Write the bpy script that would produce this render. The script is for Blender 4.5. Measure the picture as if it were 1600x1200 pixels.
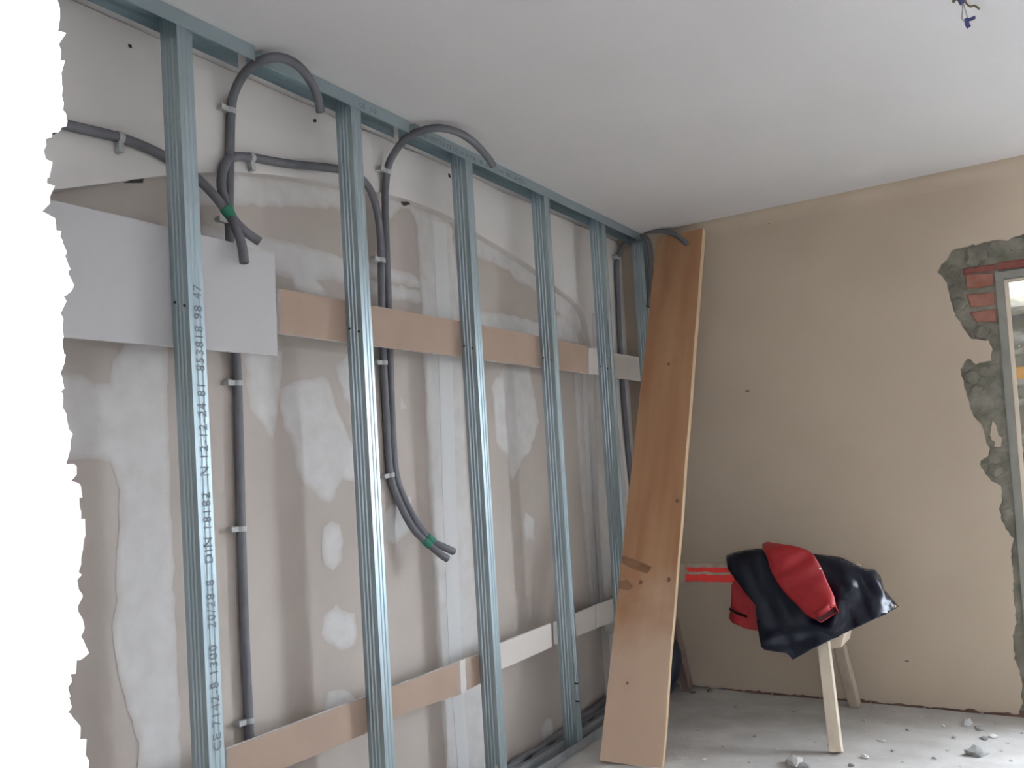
import bpy, bmesh, math, random
from mathutils import Vector, Matrix, noise, geometry
random.seed(7)
sc = bpy.context.scene
for o in list(bpy.data.objects): bpy.data.objects.remove(o)
COL = sc.collection
rad = math.radians

# ------------------------------------------------------------------ camera
FPX, CX, CY = 1349.0, 800.0, 674.7          # focal length and principal point for a 1600 x 1200 frame
YAW, PITCH, ROLL = rad(-32.0), rad(2.3), rad(-3.4)
CAM = Vector((1.925, 0.0, 1.307))
H, D = 2.6, 4.69                            # ceiling height, far wall
fw = Vector((math.sin(YAW)*math.cos(PITCH), math.cos(YAW)*math.cos(PITCH), math.sin(PITCH)))
rt0 = Vector((math.cos(YAW), -math.sin(YAW), 0)); up0 = rt0.cross(fw)
rt = rt0*math.cos(ROLL)+up0*math.sin(ROLL); up = up0*math.cos(ROLL)-rt0*math.sin(ROLL)
cd = bpy.data.cameras.new('camera'); cam = bpy.data.objects.new('camera', cd); COL.objects.link(cam)
cam.matrix_world = Matrix(((rt.x, up.x, -fw.x, CAM.x), (rt.y, up.y, -fw.y, CAM.y), (rt.z, up.z, -fw.z, CAM.z), (0, 0, 0, 1)))
cd.sensor_width = 36; cd.lens = FPX*36/1600; cd.shift_y = (CY-600)/1600; cd.clip_start = .02
sc.camera = cam

# ------------------------------------------------------------------ world, light, exposure
w = bpy.data.worlds.new('overcast_sky'); sc.world = w; w.use_nodes = True
bg = w.node_tree.nodes['Background']; bg.inputs[0].default_value = (.83, .91, 1.08, 1); bg.inputs[1].default_value = 24.0
def portal(name, loc, rot, sx, sy):
    l = bpy.data.lights.new(name, 'AREA'); l.shape = 'RECTANGLE'; l.size = sx; l.size_y = sy; l.cycles.is_portal = True
    o = bpy.data.objects.new(name, l); COL.objects.link(o); o.location = loc; o.rotation_euler = rot
sc.view_settings.view_transform = 'Standard'; sc.view_settings.look = 'None'
sc.view_settings.exposure = 1.24; sc.view_settings.gamma = 1.0; sc.view_settings.use_curve_mapping = False
DOOR0, DOOR1 = 1.76, 2.85                   # opening in the far wall
NEAR0, NEAR1 = .46, .58                     # broken wall beside the camera
portal('far_opening_portal', ((DOOR0+DOOR1)/2, D+.3, 1.1), (rad(-90), 0, 0), DOOR1-DOOR0, 2.2)
BACKY = -1.6                                # unseen wall behind the camera: a window and an added fill-light slot
portal('back_opening_portal', (.25, BACKY-.1, 1.3), (rad(90), 0, 0), .7, 2.2)
portal('back_opening_portal', (2.6, BACKY-.1, 1.5), (rad(90), 0, 0), .14, 1.2)  # narrow slot added as fill for the stud wall

# ------------------------------------------------------------------ helpers
def ray(px, py): return fw + rt*((px-CX)/FPX) + up*((CY-py)/FPX)
def onX(px, py, X): d = ray(px, py); return CAM + d*((X-CAM.x)/d.x)
def onY(px, py, Y): d = ray(px, py); return CAM + d*((Y-CAM.y)/d.y)
def onZ(px, py, Z): d = ray(px, py); return CAM + d*((Z-CAM.z)/d.z)

def mat(name, col, rough=.8, metal=0, col2=None, scale=8, lo=.35, hi=.65, bump=0, bscale=60, stretch=None, detail=6, spec=.5, coat=0, extra=None):
    m = bpy.data.materials.new(name); m.use_nodes = True
    nt = m.node_tree; b = nt.nodes['Principled BSDF']
    b.inputs['Base Color'].default_value = (*col, 1); b.inputs['Roughness'].default_value = rough; b.inputs['Metallic'].default_value = metal
    b.inputs['Specular IOR Level'].default_value = spec; b.inputs['Coat Weight'].default_value = coat
    tc = nt.nodes.new('ShaderNodeTexCoord'); mp = nt.nodes.new('ShaderNodeMapping'); nt.links.new(tc.outputs['Object'], mp.inputs[0])
    if stretch: mp.inputs['Scale'].default_value = stretch
    src = None
    if col2:
        n = nt.nodes.new('ShaderNodeTexNoise'); n.inputs['Scale'].default_value = scale; n.inputs['Detail'].default_value = detail
        nt.links.new(mp.outputs[0], n.inputs['Vector'])
        r = nt.nodes.new('ShaderNodeValToRGB'); r.color_ramp.elements[0].position = lo; r.color_ramp.elements[1].position = hi
        r.color_ramp.elements[0].color = (*col, 1); r.color_ramp.elements[1].color = (*col2, 1)
        nt.links.new(n.outputs['Fac'], r.inputs[0]); nt.links.new(r.outputs[0], b.inputs['Base Color']); src = r.outputs[0]
    if bump:
        n2 = nt.nodes.new('ShaderNodeTexNoise'); n2.inputs['Scale'].default_value = bscale; n2.inputs['Detail'].default_value = 8
        nt.links.new(mp.outputs[0], n2.inputs['Vector'])
        bp = nt.nodes.new('ShaderNodeBump'); bp.inputs['Strength'].default_value = bump; bp.inputs['Distance'].default_value = .01
        nt.links.new(n2.outputs['Fac'], bp.inputs['Height']); nt.links.new(bp.outputs[0], b.inputs['Normal'])
    if extra: extra(nt, b, src, mp)
    return m

def feather(base):          # thinner coat towards the patch rim lets the board show
    def f(nt, b, src, mp):
        a = nt.nodes.new('ShaderNodeAttribute'); a.attribute_name = 'coat'
        n = nt.nodes.new('ShaderNodeTexNoise'); n.inputs['Scale'].default_value = 22; n.inputs['Detail'].default_value = 5
        nt.links.new(mp.outputs[0], n.inputs['Vector'])
        ad = nt.nodes.new('ShaderNodeMath'); ad.operation = 'MULTIPLY_ADD'; ad.inputs[1].default_value = .5; ad.inputs[2].default_value = -.25
        nt.links.new(n.outputs['Fac'], ad.inputs[0])
        sm = nt.nodes.new('ShaderNodeMath'); sm.operation = 'ADD'; sm.use_clamp = True
        nt.links.new(a.outputs['Fac'], sm.inputs[0]); nt.links.new(ad.outputs[0], sm.inputs[1])
        mx = nt.nodes.new('ShaderNodeMix'); mx.data_type = 'RGBA'
        nt.links.new(sm.outputs[0], mx.inputs['Factor']); mx.inputs[6].default_value = (*base, 1); nt.links.new(src, mx.inputs[7])
        nt.links.new(mx.outputs[2], b.inputs['Base Color'])
    return f

BOARD = (.50, .43, .375)
M = {}
M['ceiling'] = mat('ceiling_paint', (.73, .695, .67), .9, col2=(.70, .665, .64), scale=1.5, bump=.03, bscale=30)
M['farwall'] = mat('cream_plaster', (.54, .435, .325), .9, col2=(.51, .41, .305), scale=2.5, bump=.06, bscale=45)
M['plain'] = mat('white_plaster', (.78, .77, .75), .9, col2=(.70, .69, .68), scale=5, bump=.3, bscale=25)
M['nearwall'] = mat('broken_white_plaster', (.88, .88, .87), .9, col2=(.82, .82, .81), scale=9, bump=.35, bscale=35)
M['upper'] = mat('primed_board', (.76, .715, .67), .9, col2=(.73, .68, .63), scale=2.5, bump=.03)
M['board'] = mat('bare_plasterboard', BOARD, .9, col2=(.55, .48, .42), scale=3, bump=.02)
M['filler'] = mat('white_filler', (.69, .655, .62), .85, col2=(.63, .595, .56), scale=14, bump=.06, bscale=30, extra=feather(BOARD))
M['tape'] = mat('joint_tape_filler', (.68, .66, .635), .85, col2=(.72, .70, .675), scale=9, stretch=(1, 1, .1))
M['panel'] = mat('primed_panel', (.55, .525, .51), .9, col2=(.53, .505, .49), scale=3)
M['brownface'] = mat('brown_board_paper', (.40, .285, .215), .85, col2=(.44, .315, .24), scale=5)
M['paleface'] = mat('pale_board_paper', (.66, .60, .54), .85, col2=(.63, .57, .51), scale=5)
M['gypsum'] = mat('gypsum_core', (.80, .78, .75), .9, col2=(.72, .70, .67), scale=40)
M['steel'] = mat('galvanised_steel', (.37, .455, .48), .40, .82, col2=(.45, .535, .555), scale=2.5, stretch=(3, .6, .6))
M['dusty_steel'] = mat('dusty_floor_channel', (.20, .205, .21), .75, .2, col2=(.30, .295, .285), scale=9)
M['conduit'] = mat('grey_conduit', (.15, .148, .16), .55, col2=(.18, .177, .187), scale=20)
M['bore_shade'] = mat('conduit_bore_shade', (.05, .05, .05), .7)
M['clip'] = mat('clip_plastic', (.50, .50, .48), .6)
M['greentape'] = mat('green_tape', (.03, .23, .14), .5)
M['ink'] = mat('grey_ink', (.19, .21, .23), .8)
M['screw'] = mat('black_screw', (.02, .02, .02), .4, .6)
M['dark_plate'] = mat('hole_shade_and_screw', (.06, .055, .05), .95)  # paints the shade inside holes, also the dark of screw marks
def dusty(nt, b, src, mp):                  # cement dust settled on the lower part of the board
    tc = nt.nodes.new('ShaderNodeTexCoord'); sp_ = nt.nodes.new('ShaderNodeSeparateXYZ'); nt.links.new(tc.outputs['Object'], sp_.inputs[0])
    n = nt.nodes.new('ShaderNodeTexNoise'); n.inputs['Scale'].default_value = 3.5; n.inputs['Detail'].default_value = 5; nt.links.new(tc.outputs['Object'], n.inputs['Vector'])
    ma = nt.nodes.new('ShaderNodeMath'); ma.operation = 'MULTIPLY_ADD'; ma.inputs[1].default_value = .9; nt.links.new(n.outputs['Fac'], ma.inputs[0]); nt.links.new(sp_.outputs['Z'], ma.inputs[2])
    mr = nt.nodes.new('ShaderNodeMapRange'); mr.inputs['From Min'].default_value = 1.25; mr.inputs['From Max'].default_value = .75; mr.inputs['To Min'].default_value = 0; mr.inputs['To Max'].default_value = .8
    nt.links.new(ma.outputs[0], mr.inputs['Value'])
    mx = nt.nodes.new('ShaderNodeMix'); mx.data_type = 'RGBA'; nt.links.new(mr.outputs[0], mx.inputs['Factor']); nt.links.new(src, mx.inputs[6]); mx.inputs[7].default_value = (.66, .48, .345, 1)
    nt.links.new(mx.outputs[2], b.inputs['Base Color'])
M['plank'] = mat('planed_pine', (.40, .185, .085), .6, col2=(.51, .29, .145), scale=2.2, lo=.3, hi=.7, stretch=(5, .5, .5), bump=.03, bscale=20, extra=dusty)
M['plankedge'] = mat('pale_pine_edge', (.66, .46, .26), .7, col2=(.74, .56, .35), scale=6, stretch=(6, .6, .6))  # edge toned paler than the plank face
M['knot'] = mat('pine_knot', (.22, .105, .05), .6, col2=(.27, .13, .06), scale=30)
M['dirt'] = mat('scuffed_wood', (.22, .11, .055), .8, col2=(.30, .15, .075), scale=12)
M['horse'] = mat('old_timber', (.40, .32, .24), .8, col2=(.50, .41, .31), scale=5, stretch=(4, 4, .6), bump=.05)
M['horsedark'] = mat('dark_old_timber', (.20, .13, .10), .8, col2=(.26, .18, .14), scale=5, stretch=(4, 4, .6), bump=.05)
M['pale_timber'] = mat('fresh_timber', (.72, .60, .45), .75, col2=(.78, .67, .52), scale=6, stretch=(5, 5, .6))
M['redpaint'] = mat('fluorescent_red_paint', (.90, .055, .045), .5, col2=(.62, .08, .05), scale=16, lo=.55, hi=.75)
M['navy'] = mat('navy_coated_cloth', (.0035, .006, .015), .30, col2=(.006, .009, .021), scale=9, bump=.12, bscale=30, spec=.4)
M['navymatte'] = mat('navy_bag_plastic', (.012, .017, .032), .45, col2=(.02, .026, .045), scale=12, bump=.3, bscale=25)
M['red'] = mat('red_coated_cloth', (.40, .018, .022), .5, col2=(.46, .026, .028), scale=9, bump=.2, bscale=25)
M['cuff_shade'] = mat('shaded_red_lining', (.05, .004, .005), .7, col2=(.08, .006, .007), scale=12)  # red lining darkened to paint the shade inside the cuff
M['metal'] = mat('bright_metal', (.75, .75, .75), .25, 1)
M['floor'] = mat('dusty_concrete', (.46, .43, .395), .95, col2=(.61, .58, .54), scale=5, lo=.3, hi=.7, bump=.5, bscale=18, detail=10)
M['mortar'] = mat('grey_mortar', (.16, .148, .108), .95, col2=(.27, .25, .195), scale=11, bump=.8, bscale=28)
M['brick'] = mat('red_brick', (.30, .115, .075), .9, col2=(.37, .17, .12), scale=14, bump=.4, bscale=50)
M['darkbrick'] = mat('dark_red_brick', (.20, .055, .045), .9, col2=(.26, .085, .06), scale=14, bump=.4, bscale=50)
M['basebrick'] = mat('bared_brick_course', (.15, .08, .06), .9, col2=(.21, .12, .09), scale=14)
M['frame'] = mat('grey_frame_paint', (.22, .21, .17), .6, col2=(.27, .255, .21), scale=10)
M['rubble'] = mat('mortar_rubble', (.50, .49, .46), .95, col2=(.62, .60, .57), scale=20, bump=.4, bscale=60)
M['rubbledark'] = mat('grey_rubble', (.30, .30, .28), .95, col2=(.40, .39, .37), scale=20, bump=.4, bscale=60)
M['wireblue'] = mat('blue_wire', (.03, .035, .12), .5)
M['wirebrown'] = mat('brown_wire', (.13, .09, .04), .5)
M['wiregrey'] = mat('grey_wire', (.30, .29, .27), .5)
M['outside'] = mat('outside_render', (.10, .095, .075), .95, col2=(.15, .14, .115), scale=1.2)
M['reflector'] = mat('pale_reflector', (.66, .66, .66), .95, col2=(.72, .72, .72), scale=3)  # pale tone chosen to throw skylight up onto the ceiling
M['ground'] = mat('darkened_ground', (.06, .058, .05), .95, col2=(.09, .085, .075), scale=3)  # kept dark to hold down bounce on the ceiling by the door
M['orangewood'] = mat('orange_wood_rail', (.62, .32, .08), .6, col2=(.68, .38, .12), scale=8, stretch=(.5, 5, 5))
def glassmat(name, tint, dust):
    m = bpy.data.materials.new(name); m.use_nodes = True; nt = m.node_tree; nt.nodes.clear()
    o = nt.nodes.new('ShaderNodeOutputMaterial'); t = nt.nodes.new('ShaderNodeBsdfTransparent'); t.inputs[0].default_value = (*tint, 1)
    g = nt.nodes.new('ShaderNodeBsdfGlossy'); g.inputs['Roughness'].default_value = .03
    d = nt.nodes.new('ShaderNodeBsdfDiffuse'); d.inputs[0].default_value = (.7, .68, .62, 1)
    tc = nt.nodes.new('ShaderNodeTexCoord'); n = nt.nodes.new('ShaderNodeTexNoise'); n.inputs['Scale'].default_value = 4; n.inputs['Detail'].default_value = 6
    mp = nt.nodes.new('ShaderNodeMapping'); mp.inputs['Scale'].default_value = (1, 1, 3); nt.links.new(tc.outputs['Object'], mp.inputs[0]); nt.links.new(mp.outputs[0], n.inputs['Vector'])
    r = nt.nodes.new('ShaderNodeValToRGB'); r.color_ramp.elements[0].position = .5; r.color_ramp.elements[1].position = .72
    r.color_ramp.elements[0].color = (dust[0],)*3+(1,); r.color_ramp.elements[1].color = (dust[1],)*3+(1,)
    nt.links.new(n.outputs['Fac'], r.inputs[0])
    m1 = nt.nodes.new('ShaderNodeMixShader'); m1.inputs[0].default_value = .06; nt.links.new(t.outputs[0], m1.inputs[1]); nt.links.new(g.outputs[0], m1.inputs[2])
    m2 = nt.nodes.new('ShaderNodeMixShader'); nt.links.new(r.outputs[0], m2.inputs[0]); nt.links.new(m1.outputs[0], m2.inputs[1]); nt.links.new(d.outputs[0], m2.inputs[2])
    nt.links.new(m2.outputs[0], o.inputs[0]); return m
M['glass'] = glassmat('clear_glass', (.95, .96, .94), (0, .06)); M['dimmed_pane'] = glassmat('dusty_dimming_glass', (.20, .19, .16), (.05, .6))  # dusty pane's dark tint added to dim the outside view

def link(name, bm, m, parent=None, smooth=False):
    me = bpy.data.meshes.new(name); bmesh.ops.recalc_face_normals(bm, faces=bm.faces[:]); bm.to_mesh(me); bm.free()
    for k in (m if isinstance(m, (list, tuple)) else [m]): me.materials.append(M[k])
    if smooth:
        for p in me.polygons: p.use_smooth = True
    o = bpy.data.objects.new(name, me); COL.objects.link(o)
    if parent: o.parent = parent
    return o
def tag(o, label, cat, group=None):
    o['label'] = label; o['category'] = cat
    if group: o['group'] = group
    return o
def struct(o, label=None):
    o['kind'] = 'structure'
    if label: o['label'] = label
    return o
def thing(name, label, cat, group=None):
    o = bpy.data.objects.new(name, None); o.empty_display_size = .05; COL.objects.link(o); return tag(o, label, cat, group)
def box(bm, x0, x1, y0, y1, z0, z1, mi=0):
    v = [bm.verts.new((x, y, z)) for z in (z0, z1) for y in (y0, y1) for x in (x0, x1)]
    for f in ((0, 2, 3, 1), (4, 5, 7, 6), (0, 1, 5, 4), (2, 6, 7, 3), (0, 4, 6, 2), (1, 3, 7, 5)):
        bm.faces.new([v[i] for i in f]).material_index = mi
    return v
def mbox(name, x0, x1, y0, y1, z0, z1, m, parent=None, bevel=0):
    bm = bmesh.new(); box(bm, x0, x1, y0, y1, z0, z1)
    if bevel: bmesh.ops.bevel(bm, geom=bm.edges[:], offset=bevel, segments=2, affect='EDGES')
    return link(name, bm, m, parent)
def prism(bm, pts, depth):
    """closed prism: polygon of Vectors swept by vector depth"""
    a = [bm.verts.new(p) for p in pts]; b = [bm.verts.new(p+depth) for p in pts]; n = len(pts)
    fs = [bm.faces.new(a), bm.faces.new(b[::-1])]
    for i in range(n): bm.faces.new((a[i], b[i], b[(i+1) % n], a[(i+1) % n]))
    return fs
def segdist(x, y, P):
    best = 9
    for (ax_, ay), (bx, by) in zip(P, P[1:]+P[:1]):
        dx, dy = bx-ax_, by-ay; L2 = dx*dx+dy*dy or 1e-12
        t_ = max(0, min(1, ((x-ax_)*dx+(y-ay)*dy)/L2)); best = min(best, (x-ax_-t_*dx)**2+(y-ay-t_*dy)**2)
    return math.sqrt(best)
def inside(P, x, y):
    c = False; n = len(P)
    for i in range(n):
        (x0, y0), (x1, y1) = P[i], P[(i+1) % n]
        if (y0 > y) != (y1 > y) and x < (x1-x0)*(y-y0)/(y1-y0)+x0: c = not c
    return c
def fill2d(P, grid=0):
    pts = [Vector(p) for p in P]; n = len(P)
    if grid:
        xs = [p[0] for p in P]; ys_ = [p[1] for p in P]; x = min(xs)+grid/2
        while x < max(xs):
            y = min(ys_)+grid/2
            while y < max(ys_):
                if inside(P, x, y) and segdist(x, y, P) > grid*.35: pts.append(Vector((x, y)))
                y += grid
            x += grid
    r = geometry.delaunay_2d_cdt(pts, [(i, (i+1) % n) for i in range(n)], [list(range(n))], 1, 1e-6)
    vs, fs = r[0], r[2]
    return vs, [f for f in fs if inside(P, sum(vs[i].x for i in f)/len(f), sum(vs[i].y for i in f)/len(f))]
def slab2d(bm, P, to3d, depth, grid=0):
    vs, fs = fill2d(P, grid); A = [bm.verts.new(to3d(v.x, v.y)) for v in vs]; B = [bm.verts.new(a_.co+depth) for a_ in A]; cnt = {}
    for f in fs:
        bm.faces.new([A[i] for i in f]); bm.faces.new([B[i] for i in f][::-1])
        for i, j in zip(f, list(f[1:])+[f[0]]): cnt[(i, j)] = 1
    for i, j in list(cnt):
        if (j, i) not in cnt: bm.faces.new((A[i], A[j], B[j], B[i]))
def beam(bm, p, q, wv, dv):
    """rectangular bar from p to q with half-extent vectors wv, dv"""
    v = [bm.verts.new(c+s*wv+t*dv) for c in (p, q) for s, t in ((-1, -1), (1, -1), (1, 1), (-1, 1))]
    bm.faces.new(v[:4]); bm.faces.new(v[4:][::-1])
    for i in range(4): bm.faces.new((v[i], v[4+i], v[4+(i+1) % 4], v[(i+1) % 4]))
def catmull(P, n=14):
    P = [2*P[0]-P[1]]+list(P)+[2*P[-1]-P[-2]]; out = []
    for i in range(1, len(P)-2):
        a, b, c, d = P[i-1:i+3]
        for k in range(n):
            t = k/n; out.append(.5*((2*b)+(c-a)*t+(2*a-5*b+4*c-d)*t*t+(3*b-a-3*c+d)*t**3))
    return out+[P[-2]]
def resample(P, step):
    out = [P[0]]; acc = 0
    for a, b in zip(P, P[1:]):
        L = (b-a).length
        while acc+L >= step and L > 1e-9:
            a = a+(b-a)*((step-acc)/L); L = (b-a).length; out.append(a.copy()); acc = 0
        acc += L
    return out
def frames(P):
    T = [(P[min(i+1, len(P)-1)]-P[max(i-1, 0)]).normalized() for i in range(len(P))]
    n = T[0].orthogonal().normalized(); out = []
    for t in T:
        n = (n-t*n.dot(t)).normalized(); out.append((n, t.cross(n)))
    return out
def tube(bm, P, rads, seg=10, cap=True):
    rings = []
    for p, r, (n, b) in zip(P, rads, frames(P)):
        rings.append([bm.verts.new(p+(n*math.cos(a)+b*math.sin(a))*r) for a in [2*math.pi*k/seg for k in range(seg)]])
    for A, B in zip(rings, rings[1:]):
        for k in range(seg): bm.faces.new((A[k], A[(k+1) % seg], B[(k+1) % seg], B[k]))
    if cap: bm.faces.new(rings[0][::-1]); bm.faces.new(rings[-1])
    return rings
def ragged(pts, amp, step, closed=True, seed=0):
    out = []; n = len(pts); R = random.Random(seed)
    for i in range(n if closed else n-1):
        a, b = pts[i], pts[(i+1) % n]; k = max(1, int((b-a).length/step))
        for j in range(k):
            p = a+(b-a)*(j/k); d = Vector((R.gauss(0, amp), R.gauss(0, amp), R.gauss(0, amp)))
            out.append(p+d*(0 if j == 0 and k == 1 else 1))
    if not closed: out.append(pts[-1])
    return out

# ------------------------------------------------------------------ the room shell
W1, W2 = -.17, -.21                         # face of the old wall, face of its filled arch
bm = bmesh.new()
NX, NY = 150, 150
gx = [(-.5+4.2*i/NX) for i in range(NX+1)]; gy = [(.2+4.9*j/NY) for j in range(NY+1)]
vv = [[bm.verts.new((x, y, .006*noise.fractal(Vector((x*2.3, y*2.3, 3)), 1, 2, 4)-.004)) for y in gy] for x in gx]
for i in range(NX):
    for j in range(NY): bm.faces.new((vv[i][j], vv[i+1][j], vv[i+1][j+1], vv[i][j+1]))
fl = struct(link('floor', bm, 'floor', smooth=True), 'dusty bare concrete floor with crumbs')
mbox('floor_slab', -.5, 3.7, -3.0, 5.1, -.25, -.02, 'floor', fl)
struct(mbox('ceiling', -.5, 3.7, BACKY-.2, D+.35, H, H+.2, 'ceiling'), 'plain white painted ceiling')
struct(mbox('wall_right', 3.45, 3.7, BACKY-.2, D+.35, -.05, H, 'plain'))
wb = bpy.data.objects.new('wall_back', None); COL.objects.link(wb); struct(wb, 'unseen wall behind the camera, with window and added fill-light slot')
for a_ in ((-.5, -.1, 0, H), (.6, 2.53, 0, H), (2.67, 3.45, 0, H), (-.1, .6, 0, .2), (-.1, .6, 2.4, H), (2.53, 2.67, 0, .9), (2.53, 2.67, 2.1, H)): mbox('masonry', a_[0], a_[1], BACKY-.2, BACKY, a_[2]-.02, a_[3], 'plain', wb)  # right-hand slot added for fill light; window sized to whiten the near wall
mbox('side_wall', -.5, -.21, BACKY, NEAR0, -.02, H, 'plain', wb)
struct(mbox('ground', -30, 30, D+.3, 40, -.6, -.3, 'ground'), 'unseen ground beyond the door, darkened to cut light bounce')
struct(mbox('ground', -30, 30, -25, D+.3, -.6, -.3, 'reflector'), 'pale terrace behind the camera, unseen, added to bounce light upward')

# old wall behind the frame: upper board face with an arched edge, filled arch set back
wl = bpy.data.objects.new('wall_left', None); COL.objects.link(wl); struct(wl, 'old plasterboard wall with patched arch behind the metal frame')
ARCH = [(30, 306), (82, 297), (193, 283), (257, 274), (314, 270), (373, 269), (450, 276), (529, 290), (607, 304), (647, 315), (700, 337), (746, 365), (792, 392), (835, 420), (867, 447), (902, 474), (916, 500), (922, 540)]
arch = [onX(px, py, W1) for px, py in ARCH]
bm = bmesh.new()
low = [Vector((W1, NEAR1, arch[0].z-.35))]
for p in catmull(arch, 4):
    if p.y > low[-1].y+.004: low.append(p)
topz = [H-.004-.012*max(0, noise.noise(Vector((p.y*7, 1.3, 0)))) for p in low]
a = [bm.verts.new(p) for p in low]; b = [bm.verts.new((W1, p.y, z)) for p, z in zip(low, topz)]
for i in range(len(low)-1):
    if low[i+1].y-low[i].y > 1e-5: bm.faces.new((a[i], a[i+1], b[i+1], b[i]))
yl = low[-1].y
# plain full-height part right of the arch
q = [bm.verts.new(p) for p in ((W1, yl, 0), (W1, D+.02, 0), (W1, D+.02, H-.004))]
bm.faces.new((q[0], q[1], q[2], b[-1], a[-1]))
g = bmesh.ops.extrude_face_region(bm, geom=bm.faces[:])
for v in [x for x in g['geom'] if isinstance(x, bmesh.types.BMVert)]: v.co.x -= .06
link('upper_board', bm, 'upper', wl)
mbox('arch_infill_board', W2-.02, W2, NEAR1, 4.3, -.02, 2.45, 'board', wl)
mbox('wall_core', -.5, W2-.03, NEAR0, D+.35, -.02, H, 'plain', wl)

FILL = [  # (plane, outline in picture coordinates)
 ('N', [(438, 608), (457, 599), (486, 593), (504, 588), (512, 593), (518, 614), (530, 646), (547, 684), (562, 720), (560, 755), (533, 750), (521, 780), (515, 788), (501, 778), (475, 757), (463, 729), (459, 697), (445, 669), (438, 638)]),
 ('N', [(384, 545), (420, 550), (442, 548), (438, 611), (434, 646), (428, 687), (419, 681), (407, 663), (390, 639), (384, 600)]),
 ('N', [(523, 573), (542, 552), (560, 545), (575, 640), (553, 640), (536, 622)]),
 ('N', [(519, 813), (531, 822), (536, 846), (534, 874), (519, 891), (507, 881), (501, 850), (507, 825)]),
 ('N', [(526, 944), (531, 951), (554, 958), (558, 990), (554, 1007), (533, 1017), (512, 1007), (503, 990), (505, 962), (521, 951)]),
 ('N', [(512, 1081), (536, 1077), (554, 1090), (556, 1120), (505, 1125), (507, 1098)]),
 ('N', [(645, 325), (651, 357), (656, 440), (660, 490), (660, 555), (664, 620), (667, 715), (671, 795), (676, 850), (680, 955), (682, 1039), (690, 1112), (697, 1205), (768, 1205), (748, 1004), (738, 850), (728, 720), (722, 557), (716, 440), (707, 362), (700, 345), (670, 330)]),
 ('N', [(746, 368), (777, 385), (792, 395), (835, 423), (867, 450), (902, 478), (912, 502), (905, 525), (892, 517), (867, 484), (840, 458), (822, 446), (812, 443), (803, 438), (795, 424), (770, 412), (747, 403), (730, 395), (728, 360)]),
 ('N', [(300, 274), (314, 272), (373, 271), (450, 279), (529, 293), (545, 298), (545, 326), (450, 324), (373, 321), (300, 320)]),
 ('N', [(300, 352), (319, 356), (401, 366), (470, 382), (529, 400), (552, 412), (552, 450), (520, 436), (496, 438), (507, 450), (513, 466), (484, 460), (462, 450), (458, 435), (430, 429), (410, 430), (300, 420)]),
 ('N', [(575, 409), (612, 420), (642, 427), (656, 440), (656, 450), (612, 440), (575, 430)]),
 ('N', [(575, 436), (612, 444), (657, 455), (658, 474), (612, 467), (575, 462)]),
 ('N', [(602, 306), (630, 313), (650, 322), (652, 345), (640, 328), (627, 326), (612, 342), (600, 345)]),
 ('N', [(767, 605), (787, 572), (827, 574), (837, 627), (842, 660), (830, 700), (815, 722), (801, 752), (796, 745), (792, 712), (785, 706), (775, 692), (772, 632)]),
 ('N', [(820, 801), (834, 808), (835, 843), (822, 845), (817, 820)]),
 ('N', [(745, 483), (752, 485), (800, 492), (850, 508), (852, 545), (754, 530), (745, 520)]),
 ('U', [(925, 490), (950, 495), (960, 620), (975, 730), (985, 850), (965, 990), (945, 990), (938, 850), (932, 730), (928, 600)]),
 ('N', [(897, 575), (900, 660), (904, 732), (912, 820), (918, 885), (924, 975), (948, 975), (941, 885), (938, 820), (934, 695), (929, 575)]),
 ('N', [(862, 497), (880, 488), (900, 505), (905, 540), (870, 530)]),
 ('N', [(80, 583), (130, 586), (143, 598), (172, 598), (175, 564), (196, 536), (196, 520), (262, 520), (262, 662), (266, 780), (278, 1060), (282, 1210), (213, 1210), (217, 1161), (189, 1074), (173, 997), (178, 955), (182, 864), (185, 820), (185, 767), (175, 725), (154, 717), (115, 718), (80, 720)]),
 ('N', [(600, 800), (625, 778), (643, 775), (640, 830), (618, 850), (602, 845)]),
 ('N', [(625, 612), (632, 628), (634, 640), (626, 640)]),
 ('N', [(855, 1120), (862, 1125), (865, 1140), (858, 1165), (846, 1165), (845, 1135)]),
]
for i, (pl, P) in enumerate(FILL):
    X = (W2 if pl == 'N' else W1)+.0002
    pts = [onX(x, y, X) for x, y in P]
    fine = []
    for a_, b_ in zip(pts, pts[1:]+pts[:1]):
        k = max(1, int((b_-a_).length/.03))
        for j in range(k):
            p = a_+(b_-a_)*(j/k); nz = .011
            fine.append(p+Vector((0, nz*noise.noise(Vector((p.y*28, p.z*28, i))), nz*noise.noise(Vector((p.y*28, p.z*28, i+9))))))
    P2 = [(p.y, p.z) for p in fine]; vs, fs = fill2d(P2, .02)
    bm = bmesh.new(); lay = bm.verts.layers.float.new('coat'); V = []
    for v in vs:
        d_ = segdist(v.x, v.y, P2); w_ = bm.verts.new((X+min(.0016, d_*.12)+.0003*(i % 4), v.x, v.y)); w_[lay] = min(1, .45+d_/.03); V.append(w_)
    for f in fs: bm.faces.new([V[k] for k in f])
    link('filler_patch', bm, 'filler', wl, smooth=True)
# tape ridges inside the two tall joint bands
for P in ([(676, 345), (685, 555), (692, 795), (702, 1039), (716, 1205), (733, 1205), (722, 1039), (713, 795), (706, 555), (697, 350)],
          [(909, 580), (916, 735), (924, 885), (932, 970), (938, 968), (931, 885), (923, 735), (917, 580)]):
    bm = bmesh.new(); prism(bm, [onX(x, y, W2+.0022) for x, y in P], Vector((.0012, 0, 0))); link('joint_tape', bm, 'tape', wl)
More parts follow.
